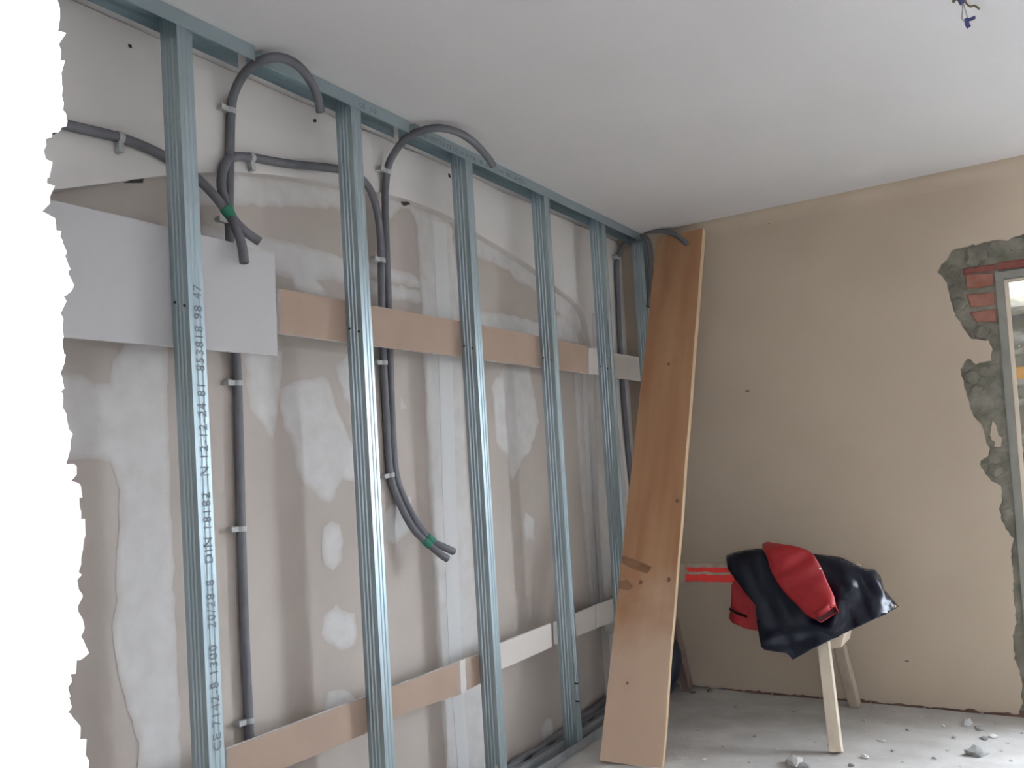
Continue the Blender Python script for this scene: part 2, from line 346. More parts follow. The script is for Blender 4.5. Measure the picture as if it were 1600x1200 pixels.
# holes and screw marks on the board; hole shade painted as dark plates
for P, X in (([(626, 315), (637, 315), (641, 319), (632, 322), (628, 320)], W1), ([(192, 286), (205, 281), (224, 279), (223, 286), (205, 286)], W1), ([(700, 271), (703, 272), (704, 278), (701, 277)], W1),
             ([(200, 69), (205, 70), (206, 75), (201, 74)], W1), ([(489, 186), (494, 186), (494, 191), (490, 191)], W1)):
    bm = bmesh.new(); prism(bm, [onX(x, y, X+.0004) for x, y in P], Vector((.0012, 0, 0))); link('dark_plate', bm, 'dark_plate', wl)

# far wall: masonry core with an opening, plaster skin broken away round it
wf = bpy.data.objects.new('wall_far', None); COL.objects.link(wf); struct(wf, 'cream plastered far wall broken open to brick beside the door')
TH = .022                                   # plaster thickness
bm = bmesh.new()
LINT = onY(1556, 424, D+TH).z
def rough_slab(bm, x0, x1, z0, z1, y, amp, step, y1):
    nx, nz = max(1, int((x1-x0)/step)), max(1, int((z1-z0)/step))
    V = [[bm.verts.new((x0+(x1-x0)*i/nx, y+(amp*noise.fractal(Vector((i*step*14+x0, k*step*14+z0, 5)), 1, 2, 4) if 0 < i < nx and 0 < k < nz else 0), z0+(z1-z0)*k/nz)) for k in range(nz+1)] for i in range(nx+1)]
    for i in range(nx):
        for k in range(nz): bm.faces.new((V[i][k], V[i+1][k], V[i+1][k+1], V[i][k+1]))
    box(bm, x0, x1, y+.004, y1, z0, z1)
rough_slab(bm, 1.2, DOOR0, 0, LINT, D+TH+.004, .007, .014, D+.3)
rough_slab(bm, 1.2, 3.45, LINT, LINT+.4, D+TH+.004, .007, .014, D+.3)
box(bm, -.2, 1.2, D+TH+.002, D+.3, 0, H); box(bm, 1.2, 3.45, D+TH+.002, D+.3, LINT+.4, H); box(bm, DOOR1, 3.45, D+TH+.002, D+.3, 0, LINT)
link('masonry', bm, 'mortar', wf)
EDGE = [(1640, 360), (1600, 365), (1585, 369), (1575, 374), (1550, 375), (1520, 382), (1507, 386), (1487, 391), (1480, 405), (1472, 412), (1464, 425), (1480, 442), (1484, 465), (1492, 490), (1505, 512), (1517, 529), (1545, 532), (1551, 547), (1547, 562), (1525, 569), (1512, 560), (1505, 567), (1501, 577), (1505, 597), (1512, 622), (1520, 650), (1532, 661), (1539, 677), (1540, 692), (1546, 702), (1545, 712), (1532, 720), (1531, 727), (1540, 740), (1550, 752), (1564, 759), (1565, 780), (1561, 795), (1565, 815), (1575, 832), (1584, 842), (1580, 855), (1582, 892), (1584, 941), (1588, 968), (1583, 995), (1585, 1029), (1593, 1050), (1597, 1072), (1595, 1085), (1598, 1098), (1592, 1112)]
edge = [onY(x, y, D) for x, y in EDGE]; edge = ragged(edge, .0022, .015, closed=False, seed=3)
for p in edge: p.y = D
zb = edge[-1].z
RR = random.Random(5)
base = [Vector((edge[-1].x+(-.2-edge[-1].x)*k/90, D, .006+.012*noise.fractal(Vector((k*.35, 0, 2)), 1, 2, 4)+.006*RR.random())) for k in range(91)]
outline = [Vector((3.45, D, edge[0].z+.04)), Vector((3.45, D, H)), Vector((-.2, D, H))]+base[::-1]+edge[::-1]
bm = bmesh.new(); slab2d(bm, [(p.x, p.z) for p in outline], lambda x, z: Vector((x, D, z)), Vector((0, TH, 0)))
link('plaster_skin', bm, 'farwall', wf)
bm = bmesh.new(); n = 8; r = .07            # rounded joint with the ceiling
P = [(D-r+r*math.sin(t*math.pi/2/n), H-r+r*math.cos(t*math.pi/2/n)) for t in range(n+1)]
for x0, x1 in ((-.17, 3.45),):
    A = [bm.verts.new((x0, y, z)) for y, z in P]; B = [bm.verts.new((x1, y, z)) for y, z in P]
    for k in range(n): bm.faces.new((A[k], A[k+1], B[k+1], B[k]))
link('cove', bm, 'farwall', wf, smooth=True)
# chips in the plaster
for px, py, s in ((1168, 611, .012), (1417, 1033, .009), (1202, 349, .006)):
    p = onY(px, py, D-.0005); bm = bmesh.new()
    prism(bm, [p+Vector((s*math.cos(t)*(1.4 if k % 2 else 1), 0, .6*s*math.sin(t))) for k, t in enumerate([i*math.pi/4 for i in range(8)])], Vector((0, .0015, 0)))
    link('chip', bm, 'mortar', wf)
# bricks bared beside and over the frame
yb = D+TH-.006
def brick(pts, m, dy=0):
    bm = bmesh.new(); P = [onY(x, y, yb+dy) for x, y in pts]
    prism(bm, P, Vector((0, .06, 0))); bmesh.ops.bevel(bm, geom=bm.edges[:], offset=.004, segments=1, affect='EDGES')
    return link('brick', bm, m, wf)
brick([(1508, 429), (1552, 426), (1553, 445), (1530, 450), (1510, 450)], 'brick')
brick([(1510, 460), (1554, 457), (1555, 476), (1516, 480)], 'brick', .003)
brick([(1514, 488), (1556, 482), (1557, 503), (1525, 503)], 'brick', .005)
brick([(1503, 420), (1555, 412), (1556, 422), (1504, 429)], 'darkbrick')
brick([(1557, 410), (1610, 403), (1610, 416), (1557, 422)], 'darkbrick', -.002)
for k in range(6):                          # bared course along the floor under the ragged plaster
    x0 = .3+k*.25; mbox('brick', x0, x0+.235, D+.006, D+.02, -.01, .02, 'basebrick', wf)
# stuck lumps of mortar on the broken rim
for px, py, s in ((1525, 400, .05), (1560, 388, .045), (1585, 380, .04), (1490, 425, .035), (1500, 475, .03), (1535, 518, .035), (1520, 590, .035), (1525, 610, .03), (1550, 690, .03), (1556, 735, .03), (1575, 800, .02), (1534, 580, .03)):
    p = onY(px, py, D+TH); bm = bmesh.new(); bmesh.ops.create_icosphere(bm, subdivisions=2, radius=s)
    for v in bm.verts:
        v.co *= 1+.5*noise.noise(v.co*40+Vector((px, 0, 0))); v.co.y *= .3
    bmesh.ops.translate(bm, vec=p, verts=bm.verts[:]); link('mortar_lump', bm, 'mortar', wf)
bm = bmesh.new(); pts = [onY(x, y, D+TH-.008) for x, y in [(1551, 657), (1556, 664), (1560, 680), (1566, 684), (1564, 698), (1554, 698), (1547, 680)]]
prism(bm, pts, Vector((0, .012, 0))); link('plaster_remnant', bm, 'farwall', wf)

# door frame and pane in the opening
dr = bpy.data.objects.new('door_1', None); COL.objects.link(dr); struct(dr, 'grey framed glazed door at the right edge')
fx0 = onY(1555, 600, D+.03).x
fx0 = onY(1554, 426, D+.015).x; ftop = onY(1554, 426, D+.015).z
def fpx(px, py): p = onY(px, py, D+.015); return p.x
# jamb follows the slightly leaning frame of the photograph
jx1 = fx0+.035
mbox('door_jamb', fx0, jx1, D+.012, D+.11, 0, ftop, 'frame', dr, .003)
mbox('door_jamb', DOOR1-.05, DOOR1, D+.012, D+.11, 0, ftop, 'frame', dr, .003)
mbox('door_head', jx1, DOOR1-.05, D+.012, D+.11, ftop-.035, ftop, 'frame', dr, .003)
mbox('stop_bead', jx1, jx1+.018, D+.06, D+.08, 0, ftop-.035, 'pale_timber', dr)
mbox('stop_bead', jx1+.018, DOOR1-.05, D+.06, D+.08, ftop-.05, ftop-.035, 'pale_timber', dr)
rz = onY(1590, 583, D+.09).z
mbox('crossbar', jx1, jx1+.22, D+.075, D+.105, rz-.028, rz+.028, 'orangewood', dr, .003)
mx_ = jx1+.22  # narrow sidelight and its upright added so only this glass is dimmed
mbox('added_mullion', mx_, mx_+.05, D+.03, D+.10, 0, ftop-.035, 'frame', dr, .003)
mbox('pane', jx1+.002, mx_-.001, D+.085, D+.089, rz+.028, ftop-.05, 'dimmed_pane', dr)
mbox('pane', jx1+.002, mx_-.001, D+.085, D+.089, .60, rz-.028, 'dimmed_pane', dr)
mbox('pane', mx_+.051, DOOR1-.052, D+.085, D+.089, .60, ftop-.05, 'glass', dr)
mbox('light_stop_panel', jx1, DOOR1-.05, D+.07, D+.10, 0, .60, 'frame', dr)  # solid panel added to keep daylight off the floor here
zt = onY(1590, 481, 14).z
nb = thing('neighbouring_house', 'grey rendered building seen through the door glass', 'building')
mbox('wall', -3, 8, 14, 18, -.3, zt-.12, 'outside', nb)
mbox('roof_slab', -3.2, 8.2, 13.8, 18.2, zt-.12, zt, 'outside', nb)

# broken wall beside the camera
NE = [(90, -60), (92, 0), (95, 60), (97, 100), (94, 125), (100, 170), (104, 205), (74, 218), (65, 240), (78, 255), (72, 280), (82, 300), (78, 318), (70, 326), (86, 345), (95, 370), (104, 395), (112, 430), (110, 450), (99, 462), (97, 500), (102, 520), (94, 540), (101, 560), (97, 610), (98, 640), (108, 668), (112, 700), (104, 720), (120, 728), (114, 745), (126, 770), (128, 800), (134, 835), (131, 870), (122, 890), (128, 930), (124, 950), (128, 990), (136, 1018), (120, 1034), (112, 1052), (106, 1075), (112, 1105), (104, 1112), (122, 1130), (128, 1160), (137, 1200), (140, 1290)]
back = ragged([onY(x, y, NEAR1) for x, y in NE], .0034, .007, closed=False, seed=11)
for p in back: p.y = NEAR1
back = [Vector((back[0].x-.04, NEAR1, H)), Vector((back[0].x-.01, NEAR1, back[0].z+.3))]+back+[Vector((back[-1].x+.02, NEAR1, .45)), Vector((back[-1].x+.01, NEAR1, -.02))]
bm = bmesh.new(); L = 6; rows = []
for k in range(L):
    y = NEAR1+(NEAR0-NEAR1)*k/(L-1); row = []
    for i, p in enumerate(back):
        off = -.17*k/(L-1)-.012*(k > 0)*(1+noise.fractal(Vector((p.z*40, y*60, 4)), 1, 2, 4))
        if k == 0: off = 0
        row.append(bm.verts.new((p.x+off, y, p.z+(0 if i in (0, len(back)-1) else .006*(k > 0)*noise.noise(Vector((p.z*30, y*40, 8)))))))
    rows.append(row)
for A, B in zip(rows, rows[1:]):
    for i in range(len(A)-1): bm.faces.new((A[i], A[i+1], B[i+1], B[i]))
for row in (rows[0], rows[-1]):
    y = row[0].co.y
    c = [bm.verts.new((-.21, y, v.co.z)) for v in row]
    for i in range(len(row)-1): bm.faces.new((row[i], row[i+1], c[i+1], c[i]))
wn = bpy.data.objects.new('wall_near', None); COL.objects.link(wn); struct(wn, 'bright white broken plaster wall edge close at left')
link('broken_wall', bm, 'nearwall', wn)
mbox('right_pier', 3.15, 3.45, NEAR0, NEAR1, -.02, H, 'plain', wn)

# ------------------------------------------------------------------ metal frame
STUDS = [1.494, 2.178, 2.847, 3.484, 4.085, 4.628]
WEB, FL = .07, .048
def ribbed(a, b, n, depth, inward, k0=.18, k1=.82):
    """points from a to b with n shallow grooves towards vector inward"""
    out = [a]
    for i in range(n):
        c = k0+(k1-k0)*(i+.5)/n; hw = (k1-k0)/n*.22
        for t, d in ((c-hw*1.6, 0), (c-hw*.6, depth), (c+hw*.6, depth), (c+hw*1.6, 0)): out.append(a+(b-a)*t+inward*d)
    return out+[b]
def profile(bm, sec, axis0, axis1):
    A = [bm.verts.new(p+axis0) for p in sec]; B = [bm.verts.new(p+axis1) for p in sec]
    for i in range(len(sec)-1): bm.faces.new((A[i], A[i+1], B[i+1], B[i]))
def solid(o, t=.0009):
    m = o.modifiers.new('sheet', 'SOLIDIFY'); m.thickness = t; m.offset = 0
V3 = Vector
stud_sec = [V3((-.058, FL, 0))]+ribbed(V3((-WEB, FL, 0)), V3((-WEB, 0, 0)), 2, .0025, V3((1, 0, 0)))+ribbed(V3((-WEB, 0, 0)), V3((0, 0, 0)), 3, .003, V3((0, 1, 0)))[1:]+ribbed(V3((0, 0, 0)), V3((0, FL, 0)), 2, .0025, V3((-1, 0, 0)))[1:]+[V3((-.012, FL, 0))]
SL = ['first steel stud from the left, printed with numbers', 'second steel stud from the left, beside the looped conduit pair', 'third steel stud from the left, smeared with white filler at its foot', 'fourth steel stud from the left, with two dark screws low down', 'fifth steel stud from the left, just left of the leaning plank', 'last steel stud in the corner, half hidden by the leaning plank']
studs = []
for i, y in enumerate(STUDS):
    t = thing('wall_stud', SL[i], 'stud', 'steel studs of the partition frame'); t.location = (0, y, .004); studs.append(t)
    bm = bmesh.new(); profile(bm, stud_sec, V3((0, 0, 0)), V3((0, 0, H-.012))); o = link('channel', bm, 'steel', t); solid(o)
    if i < 5:
        for x, z in ((-.056, 1.80), (-.016, 1.785)):
            bm = bmesh.new(); bmesh.ops.create_cone(bm, cap_ends=True, segments=8, radius1=.0042, radius2=.003, depth=.004, matrix=Matrix.Translation((x, -.002, z)) @ Matrix.Rotation(rad(90), 4, 'X')); link('screw', bm, 'screw', t)
for z in (.22, .30):
    bm = bmesh.new(); bmesh.ops.create_cone(bm, cap_ends=True, segments=8, radius1=.004, radius2=.003, depth=.022, matrix=Matrix.Translation((.008, .006, z)) @ Matrix.Rotation(rad(90), 4, 'Y')); link('screw', bm, 'screw', studs[3])
bm = bmesh.new(); prism(bm, [V3((-.02+.018*math.cos(k*.7)*(.5+.5*(k % 3)), -.0016, .10+.035*math.sin(k*.7))) for k in range(9)], V3((0, .001, 0))); link('filler_smear', bm, 'gypsum', studs[2])
def text(name, body, size, origin, xdir, ydir, parent, sp=1, al='LEFT'):
    c = bpy.data.curves.new(name, 'FONT'); c.body = body; c.size = size; c.extrude = .0001; c.materials.append(M['ink']); c.resolution_u = 2; c.space_character = sp; c.align_x = al
    o = bpy.data.objects.new(name, c); COL.objects.link(o); x, y = V3(xdir), V3(ydir); z = x.cross(y)
    o.matrix_world = Matrix(((x.x, y.x, z.x, origin[0]), (x.y, y.y, z.y, origin[1]), (x.z, y.z, z.z, origin[2]), (0, 0, 0, 1)))
    me = bpy.data.meshes.new_from_object(o.evaluated_get(bpy.context.evaluated_depsgraph_get())); mw = o.matrix_world.copy(); bpy.data.objects.remove(o)
    o = bpy.data.objects.new(name, me); COL.objects.link(o); o.matrix_world = mw; o['kind'] = 'stuff'
    if parent: o.parent = parent
    return o
# print on the first stud reads upwards on the face turned to the room
text('print', 'CE 7142-8 1300   20/28-8   DIN 18182   N 12-12-24 81  853818 98 47', .038, (.0012, .040, onX(313, 448, 0).z), (0, 0, 1), (0, -1, 0), studs[0], 1.12, 'RIGHT')

J1, J2 = onX(402, 74, 0).y, onX(640, 191, 0).y
TB = .046
tr_sec = ribbed(V3((-WEB-.002, 0, -TB)), V3((-WEB-.002, 0, -.001)), 1, .001, V3((1, 0, 0)))+ribbed(V3((-WEB-.002, 0, -.001)), V3((.002, 0, -.001)), 3, .003, V3((0, 0, -1)))[1:]+[V3((.002, 0, -TB))]
TL = ['ceiling channel over the first stud at upper left', 'ceiling channel between the two big conduit loops', 'long printed ceiling channel running into the corner']
tracks = []
for k, (y0, y1) in enumerate(((NEAR1, J1-.012), (J1+.018, J2-.006), (J2+.022, D-.004))):
    t = thing('ceiling_track', TL[k], 'metal channel', 'ceiling channels of the partition frame'); t.location = (0, y0, H-.0005); tracks.append(t)
    bm = bmesh.new(); profile(bm, tr_sec, V3((0, 0, 0)), V3((0, y1-y0, 0))); o = link('channel', bm, 'steel', t); solid(o)
text('print', 'CE   1-01', .026, (.0032, (J2-.28)-(J1+.018), -.036), (0, 1, 0), (0, 0, 1), tracks[1])
text('print', '1001 UN TT-5  CE 102 18  A 10 A  100 1000  CE 1-01  1001 UN TT-5', .026, (.0032, .03, -.036), (0, 1, 0), (0, 0, 1), tracks[2])
t = thing('floor_track', 'floor channel under the row of steel studs', 'metal channel'); t.location = (0, NEAR1, .0)
bm = bmesh.new(); profile(bm, [V3((p.x, 0, -p.z*.9+.001)) for p in tr_sec], V3((0, 0, 0)), V3((0, D-.004-NEAR1, 0))); o = link('channel', bm, 'dusty_steel', t); solid(o)

# ------------------------------------------------------------------ boards behind the studs
RX = -WEB-.0006                              # back of the studs
def strip(name, pts, m, label, cat='board', group=None, th=.0125, x=RX):
    bm = bmesh.new(); P = [onX(px, py, x) for px, py in pts]
    fs = prism(bm, P, V3((-th, 0, 0)))
    for f in bm.faces: f.material_index = 1
    fs[0].material_index = 0
    o = link(name, bm, [m, 'gypsum']); return tag(o, label, cat, group)
strip('plasterboard_panel', [(40, 303), (75, 311), (210, 342), (352, 376), (429, 396), (434, 556), (250, 540), (98, 526), (40, 520)], 'panel', 'large pale plasterboard panel behind the first stud', x=RX-.002)
G = 'board strips behind the studs'
strip('board_strip', [(437, 451), (570, 475), (720, 502), (845, 526), (918, 541), (919, 584), (845, 574), (722, 558), (590, 541), (437, 521)], 'brownface', 'long brown board strip at mid height of the frame', group=G)
strip('board_strip', [(919.5, 543), (938, 547), (955, 550), (955, 588), (938, 586), (920.5, 584)], 'paleface', 'short pale board piece at the end of the brown strip', group=G)
strip('board_strip', [(956.5, 551), (1010, 560), (1010, 597), (956.5, 589)], 'paleface', 'grey board strip running behind the leaning plank at mid height', group=G)
strip('board_strip', [(356, 1170), (571, 1089), (650, 1060), (717, 1034), (719, 1085), (640, 1112), (571, 1146), (470, 1190), (356, 1232)], 'brownface', 'long brown board strip low on the frame', group=G)
strip('board_strip', [(718.5, 1033), (727, 1030), (729, 1080), (720.5, 1084)], 'paleface', 'small pale board end beside the low brown strip', group=G)
strip('board_strip', [(729, 1029), (760, 1018), (762, 1062), (731, 1078)], 'brownface', 'short board piece showing just left of the third stud', group=G)
strip('board_strip', [(765, 1012), (861, 974), (863, 1011), (790, 1043), (766, 1050)], 'paleface', 'pale board strip low between third and fourth studs', group=G)
strip('board_strip', [(868, 972), (931, 946), (930, 983), (869, 1007)], 'paleface', 'board strip low between the fourth and fifth studs', group=G)
strip('board_strip', [(932, 945.5), (985, 925), (985, 960), (931, 982.5)], 'paleface', 'pale board strip low behind the leaning plank edge', group=G)

# ------------------------------------------------------------------ conduits
CR = .0145
def conduit(label, P, clips=(), tapes=(), r=CR, bores=(0, 1)):
    t = thing('conduit', label, 'conduit', 'grey corrugated conduits')
    pts = resample(catmull([onX(x, y, X) for x, y, X in P], 16), .0035)
    bm = bmesh.new(); tube(bm, pts, [r*(1.0 if i % 2 else .93) for i in range(len(pts))], 12)
    link('hose', bm, 'conduit', t, smooth=True)
    for e in bores:
        p, d = (pts[0], pts[0]-pts[2]) if e == 0 else (pts[-1], pts[-1]-pts[-3]); d.normalize()
        bm = bmesh.new(); tube(bm, [p-d*.002, p+d*.0006], [r*.72]*2, 12); link('bore_shade', bm, 'bore_shade', t)  # dark disc paints the shade inside the open end
    def near(px, py): return min(range(len(pts)), key=lambda i: (proj(pts[i])-Vector((px, py))).length)
    for px, py, long in clips:
        i = near(px, py); p = pts[i]; tan = (pts[min(i+4, len(pts)-1)]-pts[max(i-4, 0)]).normalized()
        side = V3((1, 0, 0)).cross(tan).normalized()
        if (side.y if abs(side.y) > .5 else side.z) > 0: side = -side
        bm = bmesh.new(); tube(bm, [p-tan*.008, p+tan*.008], [r*1.13]*2, 14)
        wallx = W1 if long < 2 else W2
        beam(bm, p+side*(r*1.0), p+side*(r*1.0+.026), tan*.008, V3((.007, 0, 0)))
        beam(bm, V3((p.x, p.y, p.z))+side*(r+.02), V3((wallx+.001, p.y, p.z))+side*(r+.02), tan*.006, side*.006)
        link('clip', bm, 'clip', t)
    for px, py in tapes:
        i = near(px, py); bm = bmesh.new(); tube(bm, pts[max(i-5, 0):i+6], [r*1.12]*len(pts[max(i-5, 0):i+6]), 14); link('tape', bm, 'greentape', t, smooth=True)
    return t
def proj(p):
    d = p-CAM; z = d.dot(fw); return Vector((CX+FPX*d.dot(rt)/z, CY-FPX*d.dot(up)/z))
A1 = W1+.018; A2 = W2+.018
conduit('vertical conduit by first stud that loops out under the ceiling', [(394, 1230, A2), (389, 1130, A2), (382, 980, A2), (377, 826, A2), (374, 700, A2), (371, 598, A2), (367, 520, A2+.01), (361, 420, A1), (358, 340, A1), (359, 250, A1), (361, 175, A1), (368, 140, -.13), (386, 110, -.07), (410, 94, .005), (438, 90, .05), (466, 103, .08), (487, 130, .09), (497, 155, .09), (501, 176, .085)],
        clips=[(361, 173, 1), (356, 346, 1), (371, 598, 2), (377, 826, 2), (387, 1126, 2)])
conduit('conduit from the upper left crossing behind the first stud', [(20, 165, A1), (100, 194, A1), (190, 216, A1), (255, 243, A1), (300, 272, A1+.01), (330, 300, -.11), (355, 331, -.085), (380, 359, -.06), (406, 378, -.04)], clips=[(187, 216, 1)], tapes=[(357, 333)])
conduit('curved conduit linking both taped bundles behind the second stud', [(382, 411, -.035), (377, 380, -.045), (366, 350, -.065), (354, 322, -.10), (346, 292, -.13), (349, 264, A1+.01), (362, 247, A1), (390, 246, A1), (450, 256, A1), (527, 264, A1), (560, 275, A1), (580, 300, A1), (590, 335, A1), (595, 380, A1), (596, 450, A1), (598, 540, A2+.01), (603, 640, A2), (609, 735, A2), (622, 780, A2+.01), (645, 825, -.14), (668, 848, -.11), (688, 866, -.08), (699, 873, -.07)],
        clips=[(392, 246, 1), (596, 408, 1), (600, 566, 2), (609, 742, 2)], tapes=[(357, 332), (668, 848)])
conduit('conduit looping over the ceiling between second and third studs', [(709, 862, -.065), (694, 855, -.075), (676, 846, -.10), (652, 818, -.135), (632, 780, A2+.015), (618, 735, A2), (612, 640, A2), (609, 540, A2+.01), (606, 450, A1), (603, 370, A1), (602, 300, A1), (606, 262, A1+.01), (617, 238, -.11), (634, 217, -.045), (656, 205, .02), (686, 200, .09), (718, 208, .13), (744, 226, .15), (762, 246, .16), (771, 259, .16)],
        clips=[(602, 268, 1)], tapes=[(672, 842)])
conduit('conduit curving over at the top of the corner stud', [(992, 800, A1), (985, 735, A1), (976, 640, A1), (969, 540, A1), (965, 450, A1), (964, 415, A1), (969, 392, -.14), (982, 376, -.08), (998, 369, -.01), (1010, 373, .03), (1015, 392, .035), (1017, 420, .03), (1017, 450, .02), (1013, 480, .01)], clips=[(964, 405, 1)])
conduit('free conduit end arching from the corner in front of the plank', [(985, 372, -.11), (1000, 364, -.02), (1015, 361, .06), (1035, 361, .14), (1055, 367, .22), (1070, 378, .28), (1080, 389, .30)])
conduit('upper grey pipe along the foot of the old wall', [(796, 1196, W2+.05), (845, 1168, W2+.05), (900, 1128, W2+.05), (950, 1092, W2+.05), (975, 1074, W2+.05)], r=.016)
def floor_pipe(label, x, y0, y1, z, r):
    t = thing('conduit', label, 'conduit', 'grey corrugated conduits')
    pts = [V3((x+.008*math.sin(k*.4), y0+(y1-y0)*k/160, z+.002*math.sin(k*.23))) for k in range(161)]
    bm = bmesh.new(); tube(bm, pts, [r*(1 if i % 2 else .95) for i in range(161)], 10); link('hose', bm, 'conduit', t, smooth=True)
floor_pipe('floor pipe lying closest to the studs at their feet', -.108, 2.6, 4.6, .018, .016)
floor_pipe('floor pipe lying behind the other at the wall foot', -.152, 2.5, 4.62, .02, .017)

# ------------------------------------------------------------------ leaning plank
b0, b1 = onZ(938, 1193, .003), onZ(1034, 1197, .003)
t0, t1 = onY(1026, 362, D-.10), onY(1099, 354, D-.10)
tz = H-.045
for p in (t0, t1): p.z = tz
ax = ((t0+t1)/2-(b0+b1)/2); Lp = ax.length; ax.normalize()
wd = (b1-b0); wid = .272; wd = (wd-ax*wd.dot(ax)).normalized(); wt = ((t1-t0)-ax*(t1-t0).dot(ax)).normalized()
nrm = wd.cross(ax).normalized()
if nrm.y > 0: nrm = -nrm
TP = .042
pk = thing('plank', 'long wide pine plank leaning into the far corner', 'plank')
pk.location = (b0+b1)/2
def plankpt(s, u, d):                        # s along, u -0.5..0.5 across, d depth from the face backwards
    c = (b0+b1)/2*(1-s)+(t0+t1)/2*s; wv = (wd*(1-s)+wt*s).normalized()
    n_ = wv.cross(ax).normalized(); n_ = -n_ if n_.y > 0 else n_
    return c+wv*(u*wid)-n_*d-pk.location
bm = bmesh.new(); NS = 40; rings = []
for k in range(NS+1):
    s = k/NS; j = .004*noise.noise(V3((s*9, 0, 0))); ub = .5+j/wid
    rings.append([bm.verts.new(plankpt(s, u, d)) for u, d in ((-.5, 0), (-.49, -.0), (ub-.012, 0), (ub, .003), (ub, TP-.003), (ub-.012, TP), (-.49, TP), (-.5, TP-.002))])
for A, B in zip(rings, rings[1:]):
    for k in range(8):
        f = bm.faces.new((A[k], A[(k+1) % 8], B[(k+1) % 8], B[k])); f.material_index = 1 if k in (2, 3, 4, 7) else 0
bm.faces.new(rings[0]).material_index = 1; bm.faces.new(rings[-1]).material_index = 1
link('timber', bm, ['plank', 'plankedge'], pk)
# material coordinates run along the board
for s, u, r1, m in ((.43, .40, .010, 'knot'), (.70, .02, .008, 'knot'), (.285, -.12, .009, 'knot'), (.292, .36, .010, 'knot'), (.12, -.18, .006, 'knot')):
    bm = bmesh.new(); prism(bm, [plankpt(s+r1*1.2/Lp*math.sin(a)*(1+.3*noise.noise(V3((a*2, s*50, 0)))), u+r1/wid*math.cos(a), -.0012) for a in [k*math.pi/6 for k in range(12)]], (plankpt(s, u, 0)-plankpt(s, u, -.0006))); link('knot', bm, m, pk)

for pts_ in ([(.33, -.5), (.325, -.3), (.318, -.1), (.312, .05), (.300, -.02), (.305, -.2), (.310, -.35), (.318, -.5)], [(.285, -.5), (.288, -.36), (.278, -.24), (.270, -.3), (.272, -.5)]):
    bm = bmesh.new(); P2 = [(s_*Lp, u_*wid) for s_, u_ in pts_]; slab2d(bm, P2, lambda a_, b_: plankpt(a_/Lp, b_/wid, -.0008), plankpt(0, 0, 0)-plankpt(0, 0, -.0004), .02); link('stain', bm, 'dirt', pk)

# ------------------------------------------------------------------ sawhorse
sh = thing('sawhorse', 'timber sawhorse with red painted beam against the far wall', 'sawhorse')
YB = 4.27
zt_ = onY(1105, 881, YB-.04).z; zb_ = onY(1105, 911, YB-.04).z
mbox('beam', -.02, 1.12, YB-.04, YB+.04, zb_, zt_, 'horse', sh, .004)
rx0, rx1 = onY(1072, 895, YB-.04).x, onY(1160, 895, YB-.04).x
bm = bmesh.new(); z = (zb_+zt_)/2; hh = (zt_-zb_)/2
top = [(rx0+(rx1-rx0)*k/12, z+hh*.62+.006*noise.noise(V3((k*.9, 0, 0)))) for k in range(13)]; mid = [(rx0+.012+(rx1-rx0-.012)*k/12, z+hh*.14+.006*noise.noise(V3((k*1.1, 5, 0)))) for k in range(13)]
low_ = [(rx0-.006+(rx1-rx0)*k/12, z-hh*.86+.004*noise.noise(V3((k*.8, 9, 0)))) for k in range(13)]; mid2 = [(x-.012, zz-.012-.006*noise.noise(V3((x*20, 3, 0)))) for x, zz in mid]
for up_, dn in ((top, mid), (mid2, low_)):
    prism(bm, [V3((x, YB-.0415, zz)) for x, zz in up_+dn[::-1]], V3((0, .0012, 0)))
link('red_paint', bm, 'redpaint', sh)
def leg(px, py, topx, side, m, w=.024, d=.032):
    f = onZ(px, py, .002); tp = V3((topx, YB+side*.055, zt_-.03)); a = (tp-f).normalized()
    wv = V3((1, 0, 0)); wv = (wv-a*wv.dot(a)).normalized(); dv = a.cross(wv).normalized()
    bm = bmesh.new(); beam(bm, f, tp, wv*w, dv*d); bmesh.ops.bevel(bm, geom=bm.edges[:], offset=.003, segments=1, affect='EDGES')
    for v in bm.verts: v.co.z = max(v.co.z, .001)
    return link('leg', bm, m, sh)
leg(1307, 1176, .93, -1, 'pale_timber', .026, .022); leg(1336, 1103, .93, 1, 'horse'); leg(1074, 1078, .10, 1, 'horsedark', .026)
fl_ = V3((.08, 3.98, .002)); bm = bmesh.new(); beam(bm, fl_, V3((.09, YB-.055, zt_-.03)), V3((.024, 0, 0)), V3((0, .03, .012))); link('leg', bm, 'horsedark', sh)
bm = bmesh.new(); g0 = onY(1303, 990, YB-.02); prism(bm, [V3((g0.x-.03, YB-.10, g0.z+.06)), V3((g0.x+.07, YB-.10, g0.z+.05)), V3((g0.x+.045, YB-.10, g0.z-.045)), V3((g0.x-.02, YB-.10, g0.z-.06))], V3((0, .2, 0))); link('gusset', bm, 'pale_timber', sh)

